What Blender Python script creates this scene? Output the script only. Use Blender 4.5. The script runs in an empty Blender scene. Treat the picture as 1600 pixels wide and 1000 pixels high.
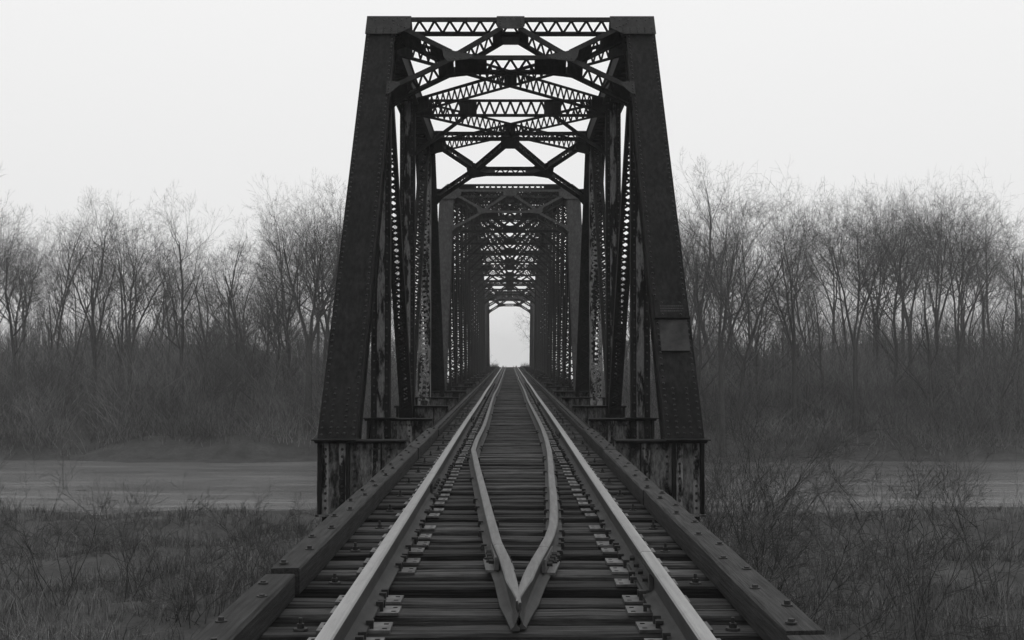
import bpy, math, random
from mathutils import Vector, Matrix
R = math.radians
random.seed(7)
S = bpy.context.scene
COL = S.collection

# ------------------------------------------------------------------ camera
F_PX = 1900.0                       # focal length in pixels of a 1600 px wide frame
CAM_Z = 1.10                        # eye above the rail tops
cam_d = bpy.data.cameras.new('camera')
cam_d.sensor_width = 36.0
cam_d.lens = 36.0 * F_PX / 1600.0
cam_d.clip_start = 0.1
cam_d.clip_end = 6000
cam = bpy.data.objects.new('camera', cam_d)
COL.objects.link(cam)
cam.location = (-0.022, 0, CAM_Z)
cam.rotation_euler = (R(90) + math.atan(56 / F_PX), 0, -math.atan(4 / F_PX))
S.camera = cam

# ------------------------------------------------------------------ sky, sun, exposure
SUN_EL, SUN_AZ = R(62), R(20)
w = bpy.data.worlds.new('World'); S.world = w; w.use_nodes = True
nt = w.node_tree; nt.nodes.clear(); N = nt.nodes.new; LK = nt.links.new
out = N('ShaderNodeOutputWorld'); bg = N('ShaderNodeBackground'); bg.inputs[1].default_value = 0.1
sky = N('ShaderNodeTexSky'); sky.sky_type = 'NISHITA'; sky.sun_disc = False
sky.sun_elevation = SUN_EL; sky.sun_rotation = SUN_AZ
bw = N('ShaderNodeRGBToBW'); LK(sky.outputs[0], bw.inputs[0])
tc = N('ShaderNodeTexCoord'); sx = N('ShaderNodeSeparateXYZ'); LK(tc.outputs['Generated'], sx.inputs[0])
up = N('ShaderNodeMath'); up.operation = 'MAXIMUM'; up.inputs[1].default_value = 0; LK(sx.outputs[2], up.inputs[0])
ov = N('ShaderNodeMath'); ov.operation = 'MULTIPLY_ADD'; ov.inputs[1].default_value = 4.2; ov.inputs[2].default_value = 8.3
LK(up.outputs[0], ov.inputs[0])                      # overcast: a little brighter overhead
mx = N('ShaderNodeMix'); mx.data_type = 'FLOAT'; mx.inputs[0].default_value = 0.93
LK(bw.outputs[0], mx.inputs[2]); LK(ov.outputs[0], mx.inputs[3])
LK(mx.outputs[0], bg.inputs[0]); LK(bg.outputs[0], out.inputs[0])

sun_d = bpy.data.lights.new('sun', 'SUN'); sun_d.energy = 0.5; sun_d.angle = R(40); sun_d.color = (1, 1, 1)
sun = bpy.data.objects.new('sun', sun_d); COL.objects.link(sun)
sv = Vector((math.sin(SUN_AZ) * math.cos(SUN_EL), math.cos(SUN_AZ) * math.cos(SUN_EL), math.sin(SUN_EL)))
sun.rotation_euler = sv.to_track_quat('Z', 'Y').to_euler()
S.view_settings.view_transform = 'Standard'; S.view_settings.look = 'None'
S.view_settings.exposure = 0.0; S.view_settings.gamma = 1.0; S.view_settings.use_curve_mapping = False
S.render.engine = 'CYCLES'
S.cycles.use_denoising = True
S.cycles.max_bounces = 6; S.cycles.diffuse_bounces = 3; S.cycles.glossy_bounces = 3
S.cycles.volume_bounces = 2; S.cycles.transparent_max_bounces = 8
S.cycles.use_adaptive_sampling = False

# ------------------------------------------------------------------ materials (grey: the photograph is black and white)
def mat(name, lo, hi, scale=(6, 6, 6), rough=0.8, spec=0.25, detail=6, thr=(0.35, 0.65), bump=0.15, bscale=1.0, rnd=0.0,
        metal=0.0, second=None, coord='Object', island=None):
    m = bpy.data.materials.new(name); m.use_nodes = True
    t = m.node_tree; n = t.nodes.new; l = t.links.new
    b = t.nodes['Principled BSDF']
    b.inputs['Roughness'].default_value = rough; b.inputs['Specular IOR Level'].default_value = spec
    b.inputs['Metallic'].default_value = metal
    c = n('ShaderNodeTexCoord'); mp = n('ShaderNodeMapping'); mp.inputs['Scale'].default_value = scale
    l(c.outputs[coord], mp.inputs[0])
    oi = n('ShaderNodeObjectInfo')
    ad = n('ShaderNodeVectorMath'); ad.operation = 'MULTIPLY_ADD'
    l(oi.outputs['Random'], ad.inputs[0]); ad.inputs[1].default_value = (37, 53, 71); l(mp.outputs[0], ad.inputs[2])
    nz = n('ShaderNodeTexNoise'); nz.inputs['Scale'].default_value = 1; nz.inputs['Detail'].default_value = detail
    nz.inputs['Roughness'].default_value = 0.62
    l(ad.outputs[0], nz.inputs['Vector'])
    r = n('ShaderNodeMapRange'); r.inputs[1].default_value = thr[0]; r.inputs[2].default_value = thr[1]
    r.inputs[3].default_value = lo; r.inputs[4].default_value = hi
    l(nz.outputs['Fac'], r.inputs[0])
    val = r.outputs[0]
    if second:                                        # (lo, hi factor, scale, thr): wear, stains
        n2 = n('ShaderNodeTexNoise'); n2.inputs['Scale'].default_value = 1; n2.inputs['Detail'].default_value = 8
        n2.inputs['Roughness'].default_value = 0.7
        mp2 = n('ShaderNodeMapping'); mp2.inputs['Scale'].default_value = second[2]; l(c.outputs[coord], mp2.inputs[0])
        ad2 = n('ShaderNodeVectorMath'); ad2.operation = 'MULTIPLY_ADD'
        l(oi.outputs['Random'], ad2.inputs[0]); ad2.inputs[1].default_value = (91, 17, 43); l(mp2.outputs[0], ad2.inputs[2])
        l(ad2.outputs[0], n2.inputs['Vector'])
        r2 = n('ShaderNodeMapRange'); r2.inputs[1].default_value = second[3][0]; r2.inputs[2].default_value = second[3][1]
        r2.inputs[3].default_value = second[0]; r2.inputs[4].default_value = second[1]
        l(n2.outputs['Fac'], r2.inputs[0])
        mu = n('ShaderNodeMath'); mu.operation = 'MULTIPLY'; l(val, mu.inputs[0]); l(r2.outputs[0], mu.inputs[1]); val = mu.outputs[0]
    if rnd:
        rr = n('ShaderNodeMapRange'); rr.inputs[3].default_value = 1 - rnd; rr.inputs[4].default_value = 1 + rnd
        l(oi.outputs['Random'], rr.inputs[0])
        mu = n('ShaderNodeMath'); mu.operation = 'MULTIPLY'; l(val, mu.inputs[0]); l(rr.outputs[0], mu.inputs[1]); val = mu.outputs[0]
    if island:
        ge = n('ShaderNodeNewGeometry'); ri = n('ShaderNodeMapRange'); ri.inputs[3].default_value = island[0]; ri.inputs[4].default_value = island[1]
        l(ge.outputs['Random Per Island'], ri.inputs[0])
        mu = n('ShaderNodeMath'); mu.operation = 'MULTIPLY'; l(val, mu.inputs[0]); l(ri.outputs[0], mu.inputs[1]); val = mu.outputs[0]
    cc = n('ShaderNodeCombineColor')
    for i in range(3): l(val, cc.inputs[i])
    l(cc.outputs[0], b.inputs['Base Color'])
    if bump:
        bp = n('ShaderNodeBump'); bp.inputs['Strength'].default_value = bump; bp.inputs['Distance'].default_value = 0.01 * bscale
        l(nz.outputs['Fac'], bp.inputs['Height']); l(bp.outputs[0], b.inputs['Normal'])
    return m

M = {}
M['iron'] = mat('dark_weathered_iron', 0.004, 0.010, (3, 3, 1.2), 0.75, 0.08, thr=(0.3, 0.7), second=(0.4, 2.8, (16, 10, 1.1), (0.38, 0.78)))
M['gusset'] = mat('gusset_iron', 0.010, 0.028, (5, 5, 3), 0.7, 0.15, thr=(0.3, 0.7), second=(0.6, 1.2, (25, 25, 9), (0.35, 0.65)))
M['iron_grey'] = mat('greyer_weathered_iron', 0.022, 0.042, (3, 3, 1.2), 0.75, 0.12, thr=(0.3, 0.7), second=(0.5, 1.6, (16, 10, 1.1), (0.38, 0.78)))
M['iron_peel'] = mat('iron_with_peeling_paint', 0.012, 0.24, (7, 7, 1.6), 0.8, 0.12, detail=9, thr=(0.46, 0.54), second=(0.45, 1.0, (40, 40, 9), (0.3, 0.6)), bump=0.4)
M['iron_beam'] = mat('floor_beam_flaking_paint', 0.014, 0.14, (6, 6, 2.6), 0.8, 0.12, detail=12, thr=(0.40, 0.54), second=(0.25, 1.05, (30, 30, 8), (0.34, 0.6)), bump=0.5)
M['rivet'] = mat('rivet_iron', 0.010, 0.024, (9, 9, 9), 0.55, 0.3, bump=0)
M['rail_side'] = mat('rusty_rail_side', 0.028, 0.05, (12, 4, 12), 0.7, 0.2, bump=0.2)
M['rail_top'] = mat('worn_rail_top', 0.16, 0.26, (40, 0.6, 40), 0.42, 0.5, thr=(0.3, 0.7), bump=0.05, second=(0.75, 1.0, (30, 6, 30), (0.3, 0.5)))
M['guard_top'] = mat('dull_guard_rail_top', 0.075, 0.13, (30, 2, 30), 0.55, 0.35, bump=0.1, second=(0.7, 1.0, (30, 9, 30), (0.3, 0.5)))
M['plate'] = mat('tie_plate_steel', 0.035, 0.12, (12, 12, 12), 0.55, 0.4, rnd=0.45)
M['spike'] = mat('spike_iron', 0.015, 0.03, (20, 20, 20), 0.7, 0.3, bump=0)
M['wood'] = mat('weathered_tie_wood', 0.005, 0.064, (2.6, 80, 80), 0.85, 0.2, detail=9, thr=(0.3, 0.7), bump=1.0, bscale=1.0, rnd=0.6, second=(0.35, 1.25, (3, 9, 9), (0.3, 0.62)))
M['timber'] = mat('dark_guard_timber_wood', 0.007, 0.038, (60, 2.4, 60), 0.85, 0.2, detail=9, thr=(0.3, 0.7), bump=0.9, rnd=0.25, second=(0.6, 1.15, (9, 3, 9), (0.3, 0.6)))
M['sign'] = mat('dull_metal_plate', 0.012, 0.034, (4, 4, 4), 0.6, 0.12, thr=(0.35, 0.6), bump=0.02)
M['concrete'] = mat('pier_concrete', 0.16, 0.28, (1.5, 1.5, 0.5), 0.9, 0.2, second=(0.5, 1.0, (4, 4, 0.6), (0.3, 0.6)))
M['bark'] = mat('bark', 0.03, 0.06, (14, 14, 3), 0.9, 0.1, bump=0.3)
M['twig'] = mat('twigs', 0.035, 0.07, (4, 4, 4), 0.9, 0.1, bump=0, island=(0.5, 1.6))
M['brush'] = mat('brush_stems', 0.035, 0.12, (0.12, 0.12, 0.3), 0.9, 0.1, bump=0, island=(0.15, 2.6))
M['grass'] = mat('dry_grass', 0.04, 0.15, (0.9, 0.9, 0.9), 0.9, 0.1, bump=0, island=(0.35, 1.8), thr=(0.3, 0.7))
M['soil'] = mat('bank_soil', 0.03, 0.07, (0.7, 0.7, 0.7), 0.95, 0.1, detail=9, bump=0.9, bscale=8, thr=(0.3, 0.7), second=(0.55, 1.1, (6, 6, 6), (0.3, 0.65)))
M['water'] = mat('river_water', 0.045, 0.11, (0.16, 0.55, 1), 0.22, 0.5, detail=7, bump=1.0, bscale=34, thr=(0.3, 0.7), second=(0.6, 1.5, (0.02, 0.13, 1), (0.35, 0.65)))

# ------------------------------------------------------------------ mesh helpers
X, Y, Z = Vector((1, 0, 0)), Vector((0, 1, 0)), Vector((0, 0, 1))
class MB:
    def __init__(s): s.v = []; s.f = []; s.m = []
    def add(s, vs, fs, mi=0):
        o = len(s.v); s.v += [tuple(p) for p in vs]
        s.f += [tuple(i + o for i in f) for f in fs]; s.m += [mi] * len(fs)
    BF = [(0, 1, 2, 3), (7, 6, 5, 4), (0, 4, 5, 1), (1, 5, 6, 2), (2, 6, 7, 3), (3, 7, 4, 0)]
    def box(s, x0, x1, y0, y1, z0, z1, mi=0):
        s.add([(x0, y0, z0), (x0, y1, z0), (x1, y1, z0), (x1, y0, z0), (x0, y0, z1), (x0, y1, z1), (x1, y1, z1), (x1, y0, z1)], s.BF, mi)
    def bar(s, p, q, wd, th, side=None, mi=0):
        """box from p to q; wd along 'side', th along the third direction"""
        p, q = Vector(p), Vector(q); a = (q - p)
        if a.length < 1e-6: return
        a.normalize()
        sd = Vector(side) if side is not None else X
        sd = sd - a * sd.dot(a)
        if sd.length < 1e-4: sd = Y - a * Y.dot(a)
        sd.normalize(); b = a.cross(sd)
        h, k = sd * wd / 2, b * th / 2
        s.add([p - h - k, p - h + k, p + h + k, p + h - k, q - h - k, q - h + k, q + h + k, q + h - k], s.BF, mi)
    def plate(s, pts, off, mi=0):
        pts = [Vector(p) for p in pts]; off = Vector(off); n = len(pts)
        s.add(pts + [p + off for p in pts], [tuple(range(n - 1, -1, -1)), tuple(range(n, 2 * n))] + [(i, (i + 1) % n, n + (i + 1) % n, n + i) for i in range(n)], mi)
    def rivet(s, p, nrm, r=0.02, h=0.014, k=6):
        p = Vector(p); nrm = Vector(nrm).normalized()
        a = nrm.orthogonal().normalized(); b = nrm.cross(a)
        lo = [p + (a * math.cos(i * 2 * math.pi / k) + b * math.sin(i * 2 * math.pi / k)) * r for i in range(k)]
        hi = [p + nrm * h + (a * math.cos(i * 2 * math.pi / k) + b * math.sin(i * 2 * math.pi / k)) * r * 0.55 for i in range(k)]
        s.add(lo + hi, [tuple(range(k, 2 * k))] + [(i, (i + 1) % k, k + (i + 1) % k, k + i) for i in range(k)])
    def cyl(s, p, q, r, k=8, r2=None):
        p, q = Vector(p), Vector(q); a = (q - p).normalized(); u = a.orthogonal().normalized(); v = a.cross(u); r2 = r if r2 is None else r2
        A = [p + (u * math.cos(i * 2 * math.pi / k) + v * math.sin(i * 2 * math.pi / k)) * r for i in range(k)]
        B = [q + (u * math.cos(i * 2 * math.pi / k) + v * math.sin(i * 2 * math.pi / k)) * r2 for i in range(k)]
        s.add(A + B, [tuple(range(k - 1, -1, -1)), tuple(range(k, 2 * k))] + [(i, (i + 1) % k, k + (i + 1) % k, k + i) for i in range(k)])
    def mesh(s, name, mats, origin=(0, 0, 0)):
        me = bpy.data.meshes.new(name); o = Vector(origin)
        me.from_pydata([(v[0] - o.x, v[1] - o.y, v[2] - o.z) for v in s.v], [], s.f)
        for mm in (mats if isinstance(mats, (list, tuple)) else [mats]): me.materials.append(M[mm])
        if any(s.m): me.polygons.foreach_set('material_index', s.m)
        me.update(); return me
    def build(s, name, mats, parent=None, origin=None, kind=None):
        """world-coordinate vertices; child objects keep the root's origin"""
        o = Vector(origin) if origin is not None else (root_of(parent) if parent else Vector((0, 0, 0)))
        ob = bpy.data.objects.new(name, s.mesh(name, mats, o)); COL.objects.link(ob)
        if parent: ob.parent = parent
        else: ob.location = o
        if kind: ob['kind'] = kind
        return ob
def root_of(o):
    while o.parent: o = o.parent
    return Vector(o.location)
def tag(o, label, cat, group=None, kind=None):
    o['label'] = label; o['category'] = cat
    if group: o['group'] = group
    if kind: o['kind'] = kind
    return o
def thing(name, label, cat, loc, group=None):
    o = bpy.data.objects.new(name, None); o.empty_display_size = 0.3; COL.objects.link(o); o.location = loc
    return tag(o, label, cat, group)
def link_mesh(name, me, parent, loc=(0, 0, 0), rz=0.0, sc=None):
    o = bpy.data.objects.new(name, me); COL.objects.link(o); o.parent = parent; o.location = loc; o.rotation_euler = (0, 0, rz)
    if sc: o.scale = sc
    return o

# ------------------------------------------------------------------ ground, river
def lerp_tab(tab, v):
    if v <= tab[0][0]: return tab[0][1]
    for (a, za), (b, zb) in zip(tab, tab[1:]):
        if v <= b:
            u = (v - a) / (b - a); u = u * u * (3 - 2 * u) if abs(zb - za) > 0.3 else u
            return za + (zb - za) * u
    return tab[-1][1]
PROFILE = [(-80, -1.3), (6, -1.6), (16, -2.5), (30, -3.7), (48, -5.2), (57, -6.0), (63, -7.0), (80, -7.0), (86, -6.0), (90, -4.7), (99, -3.7), (126, -3.0), (148, -2.0), (200, -4.0), (420, -16), (1600, -70)]
def track_z(y): return 0.0 if y < 139 else -0.0035 * (y - 139) ** 2 if y < 160 else -0.0035 * 441 - 0.147 * (y - 160)
def ground_z(x, y):
    v = y + 2.2 * math.sin(x * 0.045 + 1) + 0.8 * math.sin(x * 0.21) + 0.55 * math.sin(x * 0.73 + 2) + 0.3 * math.sin(x * 1.7) - 0.05 * x
    z = lerp_tab(PROFILE, v)
    z += (0.12 * math.sin(x * 0.9 + y * 0.5) + 0.10 * math.sin(x * 0.43 - y * 0.83 + 2)) * (1 if z > -5.8 else 0.3)
    if y < 45: z -= min(1.2, max(0, abs(x) - 3) * 0.05)
    if y > 100 and abs(x) > 8:
        sm = lambda a, b, v: (lambda u: u * u * (3 - 2 * u))(min(1, max(0, (v - a) / (b - a))))
        z += (3.6 + 0.9 * math.sin(x * .13 + 1) + 0.6 * math.sin(x * .31)) * sm(100, 150, y) * sm(8, 22, abs(x))
    if y > 133:                                        # the far approach fill
        e = track_z(y) - 0.34 - max(0, abs(x) - 4.5) * 0.6
        k = min(1, (y - 133) / 4.0); e = e - (1 - k) * 3
        z = max(z, e)
    return z
def spaced(a, b, n, p): return [a + (b - a) * (i / n) ** p for i in range(n + 1)]
gx = [-v for v in spaced(0, 900, 70, 2.2)][::-1] + spaced(0, 900, 70, 2.2)[1:]
gy = [-80, -60, -40, -25, -15, -8, -4] + [i * 1.2 for i in range(0, 135)] + [162 + v for v in spaced(2, 1500, 40, 2.2)]
g = MB(); nx = len(gx)
g.v = [(x, y, ground_z(x, y)) for y in gy for x in gx]
g.f = [(j * nx + i, j * nx + i + 1, (j + 1) * nx + i + 1, (j + 1) * nx + i) for j in range(len(gy) - 1) for i in range(nx - 1)]
g.m = [0] * len(g.f)
ob = g.build('ground', 'soil'); ob['kind'] = 'structure'
for p in ob.data.polygons: p.use_smooth = True
wv = MB(); wv.add([(-880, 40, -6.15), (880, 40, -6.15), (880, 130, -6.15), (-880, 130, -6.15)], [(0, 1, 2, 3)])
ob = wv.build('river', 'water'); ob['kind'] = 'structure'

# ------------------------------------------------------------------ the bridge: three riveted through-truss spans
TX = 2.5                # truss planes at x = -TX, +TX
PW = 0.56               # width of end posts and chords
ZB = -0.10              # top of the floor beams
def lacing(mb, p, q, d1, d2, pitch, wd=0.055, th=0.012, start=0.0, end=0.0, dbl=False):
    """zigzag flats between the two edge lines p+d1..q+d1 and p+d2..q+d2"""
    p, q = Vector(p), Vector(q); a = q - p; L = a.length; a.normalize(); d1, d2 = Vector(d1), Vector(d2)
    L0, L1 = start, L - end; n = max(1, int(round((L1 - L0) / pitch))); st = (L1 - L0) / n
    side = (d2 - d1).normalized()
    nrm = a.cross(side)
    for i in range(n):
        u, v = p + a * (L0 + i * st), p + a * (L0 + (i + 0.5) * st); t = p + a * (L0 + (i + 1) * st)
        w2 = a * wd
        mb.bar(u + d1, v + d2, wd, th, a); mb.bar(v + d2 + nrm * th * 1.1, t + d1 + nrm * th * 1.1, wd, th, a)
        if dbl:
            mb.bar(u + d2 - nrm * th * 1.2, v + d1 - nrm * th * 1.2, wd, th, a); mb.bar(v + d1 - nrm * th * 2.4, t + d2 - nrm * th * 2.4, wd, th, a)
def laced_girder(name, parent, p, q, depth_dir, depth, fw=0.10, ft=0.03, pitch=0.28, batten=0.35, lw=0.05, mname='iron', mid=0.0, plates=()):
    """two flanges a depth apart joined by lacing: depth_dir runs from the first to the second flange"""
    p, q = Vector(p), Vector(q); a = (q - p).normalized(); dd = Vector(depth_dir).normalized(); dd = (dd - a * dd.dot(a)).normalized()
    sd = a.cross(dd); mb = MB()
    h = dd * depth / 2
    for sg in (-1, 1):
        mb.bar(p + h * sg, q + h * sg, fw, ft, sd)
        mb.bar(p + h * sg * 0.87 + sd * 0.018 , q + h * sg * 0.87 + sd * 0.018, 0.014, depth * 0.11, sd)
    L = (q - p).length; ends = [(0, batten), (L - batten, L)] if batten else []
    if mid: ends.append((L / 2 - mid / 2, L / 2 + mid / 2))
    ends += [(L / 2 + u, L / 2 + v) for u, v in plates]
    for (u, v) in ends: mb.bar(p + a * u, p + a * v, 0.02, depth * 0.96, sd)
    o = mb.build(name, mname, parent)
    lb = MB(); lacing(lb, p, q, -h * 0.86, h * 0.86, pitch, lw, 0.011, batten, batten)
    lb.build('lacing', mname, o, kind='stuff')
    return o
def laced_box(name, parent, p, q, wx, wd, mname='iron', pitch=0.3, dbl=False, tie=0.5):
    """two channels set a width apart in x with lacing on both open faces"""
    p, q = Vector(p), Vector(q); a = (q - p).normalized(); b = a.cross(X).normalized(); mb = MB()
    for sg in (-1, 1):
        c = X * (wx / 2) * sg
        mb.bar(p + c, q + c, 0.022, wd, X)
        for t in (-1, 1):
            e = c - X * 0.035 * sg + b * (wd / 2 - 0.008) * t
            mb.bar(p + e, q + e, 0.07, 0.016, X)
    L = (q - p).length
    for (u, v) in ((0, tie), (L - tie, L)):
        for t in (-1, 1): mb.bar(p + a * u + b * (wd / 2 + 0.006) * t, p + a * v + b * (wd / 2 + 0.006) * t, wx * 0.98, 0.012, X)
    o = mb.build(name, mname, parent)
    lb = MB()
    for t in (-1, 1):
        off = b * (wd / 2 + 0.008) * t
        lacing(lb, p + off, q + off, -X * (wx / 2 - 0.03), X * (wx / 2 - 0.03), pitch, 0.05, 0.011, tie, tie, dbl)
    lb.build('lacing', mname, o, kind='stuff')
    return o
def h_post(name, parent, p, q, wx, wd, mname='iron_peel', rivets=False):
    """web plate facing along the track with a riveted channel at each edge"""
    p, q = Vector(p), Vector(q); a = (q - p).normalized(); b = a.cross(X).normalized(); mb = MB()
    mb.bar(p, q, wx * 0.97, 0.018, X)
    o = mb.build(name, mname, parent); ed = MB()
    for sg in (-1, 1):
        c = X * (wx / 2) * sg
        ed.bar(p + c, q + c, 0.024, wd, X)
        for t in (-1, 1):
            e = c - X * 0.045 * sg + b * (wd / 2) * t
            ed.bar(p + e, q + e, 0.085, 0.016, X)
            e = c - X * 0.05 * sg + b * 0.017 * t
            ed.bar(p + e, q + e, 0.08, 0.014, X)
    ed.build('edge_channel', 'iron', o)
    if rivets:
        rb = MB(); L = (q - p).length; n = int(L / 0.16)
        nb = b if b.y < 0 else -b
        for i in range(n):
            for sg in (-1, 1): rb.rivet(p + a * (0.1 + i * 0.16) + X * (wx / 2 - 0.05) * sg + nb * (wd / 2 + 0.008), nb, 0.02, 0.014)
        rb.build('rivets', 'rivet', o, kind='stuff')
    return o
def box_chord(name, parent, p, q, mname='iron', depth=0.46, w_=PW, rivets=None, extra=(0, 0)):
    """cover plate on the upper face, two side webs, laced underside; p and q lie on the cover plate's centre line"""
    p, q = Vector(p), Vector(q); a = (q - p).normalized(); n = X.cross(a); n = n if n.z > 0 else -n
    mb = MB()
    P, Q = p - a * extra[0], q + a * extra[1]
    mb.bar(P - n * 0.01, Q - n * 0.01, w_, 0.02, X)
    for sg in (-1, 1):
        c = X * (w_ / 2 - 0.05) * sg
        mb.bar(P + c - n * (0.02 + depth / 2), Q + c - n * (0.02 + depth / 2), 0.024, depth - 0.002, X)
        e = X * (w_ / 2 - 0.06) * sg - n * (depth + 0.012)
        mb.bar(P + e, Q + e, 0.12, 0.018, X)
    o = mb.build(name, mname, parent)
    lb = MB(); off = -n * (depth + 0.03)
    lacing(lb, p + off, q + off, -X * (w_ / 2 - 0.08), X * (w_ / 2 - 0.08), 0.5, 0.06, 0.012, 0.6, 0.6)
    lb.build('lacing', mname, o, kind='stuff')
    if rivets:
        rb = MB(); L = (q - p).length; st = rivets; k = int(L / st)
        for i in range(k + 1):
            for sg in (-1, 1): rb.rivet(p + a * min(L, i * st + 0.06) + X * (w_ / 2 - 0.05) * sg, n, 0.023, 0.018)
        low = p if p.z < q.z else q; al = a if p.z < q.z else -a
        for i in range(9):
            for xx in (-0.10, 0.10): rb.rivet(low + al * (0.08 + i * 0.10) + X * xx, n, 0.025, 0.02)
        for i in range(2): rb.rivet(low + al * (0.08 + i * 0.10), n, 0.022, 0.016)
        rb.build('rivets', 'rivet', o, kind='stuff')
    return o

def portal(root, A, B, near, mname='iron'):
    """braced portal in the sloping plane of the end posts; A = foot, B = head as (y, z)"""
    A, B = Vector((0, A[0], A[1])), Vector((0, B[0], B[1])); u = (B - A).normalized(); n = X.cross(u); n = n if n.z > 0 else -n
    def P(x, t, d=0.0): return A + (B - A) * t + X * x + n * d
    D = 0.34; fr = 0.02
    def member(name, x1, t1, x2, t2, batten=0.3, pitch=0.27, mid=0):
        return laced_girder(name, root, P(x1, t1, fr - D / 2), P(x2, t2, fr - D / 2), n, D, 0.12, 0.026, pitch, batten, 0.045, mname, mid)
    member('portal_strut', -2.22, 0.993, 2.22, 0.993, 0.3, 0.29, 0)
    member('portal_strut', -1.05, 0.874, 1.05, 0.874, 0.6, 0.29)
    for sg in (-1, 1):
        member('knee_brace', sg * 2.20, 0.785, sg * 1.08, 0.872, 0.34, 0.27)
        member('portal_brace', sg * 0.18, 0.965, sg * 1.0, 0.886, 0.22, 0.24)
        member('corner_brace', sg * 2.12, 0.968, sg * 1.14, 0.892, 0.5, 0.27)
    def gusset(pts, rv):
        for d, back in ((fr + 0.014, 0), (fr - D - 0.03, 1)):
            for flip in (1, -1):
                mb = MB(); mb.plate([P(x * flip, t, d) for x, t in pts], n * 0.013)
                o = mb.build('gusset_plate', mname if back or mname != 'iron' else 'gusset', root)
                if not back and near:
                    rb = MB()
                    for x, t in rv: rb.rivet(P(x * flip, t, d + 0.013), n, 0.02, 0.014)
                    rb.build('rivets', 'rivet', o, kind='stuff')
                if pts[0][0] == 0.27: break
    gusset([(2.79, 1.001), (1.93, 1.001), (1.93, 0.963), (2.18, 0.945), (2.79, 0.945)],
           [(2.72 - 0.14 * i, 0.951 + 0.006 * j) for i in range(5) for j in range(3)] + [(2.7 - 0.17 * i, 0.995) for i in range(5)] + [(2.62 - 0.17 * i, 0.988) for i in range(4)] + [(2.25 - 0.07 * i, 0.977 - 0.004 * i) for i in range(4)])
    gusset([(1.30, 0.901), (1.02, 0.890), (0.70, 0.881), (0.70, 0.869), (1.0, 0.864), (1.18, 0.860), (1.26, 0.874)],
           [(1.22 - 0.1 * i, 0.895 - 0.003 * i) for i in range(6)] + [(1.15 - 0.1 * i, 0.868 + 0.001 * i) for i in range(5)])
    gusset([(0.27, 1.001), (-0.27, 1.001), (-0.27, 0.970), (-0.2, 0.962), (0.2, 0.962), (0.27, 0.970)],
           [(-0.2 + 0.1 * i, 0.993) for i in range(5)] + [(s_ * 0.2, 0.985 - 0.008 * j) for s_ in (-1, 1) for j in range(3)])
    gusset([(2.28, 0.803), (2.05, 0.80), (2.03, 0.793), (2.15, 0.775), (2.22, 0.766), (2.28, 0.766)],
           [(2.24, 0.797 - 0.008 * j) for j in range(4)] + [(2.2 - 0.08 * i, 0.80 - 0.006 * i) for i in range(2)])

def floor_beam(root, y, first=False, zt=ZB):
    top, bot = zt, zt - 1.06; mid = -0.46
    mb = MB()
    prof = [(-2.78, top - 0.03), (-1.52, top - 0.03), (-1.46, mid), (1.46, mid), (1.52, top - 0.03), (2.78, top - 0.03), (2.78, bot), (-2.78, bot)]
    mb.plate([(x, y - 0.01, z) for x, z in prof], (0, 0.02, 0))
    mb.box(-2.78, 2.78, y - 0.16, y + 0.16, bot - 0.025, bot)
    mb.box(-1.5, 1.5, y - 0.12, y + 0.12, mid, mid + 0.022)
    o = mb.build('floor_beam', 'iron_beam', root)
    for sg in (-1, 1):
        fl = MB()
        x0, x1 = sorted((sg * 2.80, sg * 1.5))
        fl.box(x0, x1, y - 0.16, y + 0.16, top - 0.03, top - 0.004)
        fl.box(x0, x1, y - 0.10, y - 0.012, top - 0.05, top - 0.031)
        if first:
            x0, x1 = sorted((sg * 2.83, sg * 2.20)); fl.box(x0, x1, y - 0.24, y + 0.2, top - 0.002, top + 0.014)
        for xs, w_ in ((2.33, 0.05), (2.735, 0.045), (2.36 - 0.5, 0.02)):
            for t in (-1, 1):
                fl.box(sg * xs - w_ / 2, sg * xs + w_ / 2, *sorted((y + t * 0.011, y + t * (0.10 if w_ > 0.03 else 0.03))), bot, top - 0.052)
        fl.build('flange', 'iron', o)
    if first:
        rb = MB(); nn = (0, -1, 0)
        for sg in (-1, 1):
            for xs in (2.42, 2.66, 2.24, 1.95, 1.75):
                for j in range(9): rb.rivet((sg * xs, y - 0.011, top - 0.14 - j * 0.105), nn, 0.024, 0.016)
            for i in range(7): rb.rivet((sg * (2.2 - i * 0.1), y - 0.011, top - 0.13), nn, 0.02, 0.014)
        rb.build('rivets', 'rivet', o, kind='stuff')
        for sg in (-1, 1):
            for xs in (2.42, 2.66, 1.95):
                an = MB(); an.box(sg * xs - 0.045, sg * xs + 0.045, y - 0.0105 - 0.0015, y - 0.0101, bot, top - 0.052)
                an.build('stiffener_angle', 'iron_peel', o)
    return o

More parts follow.
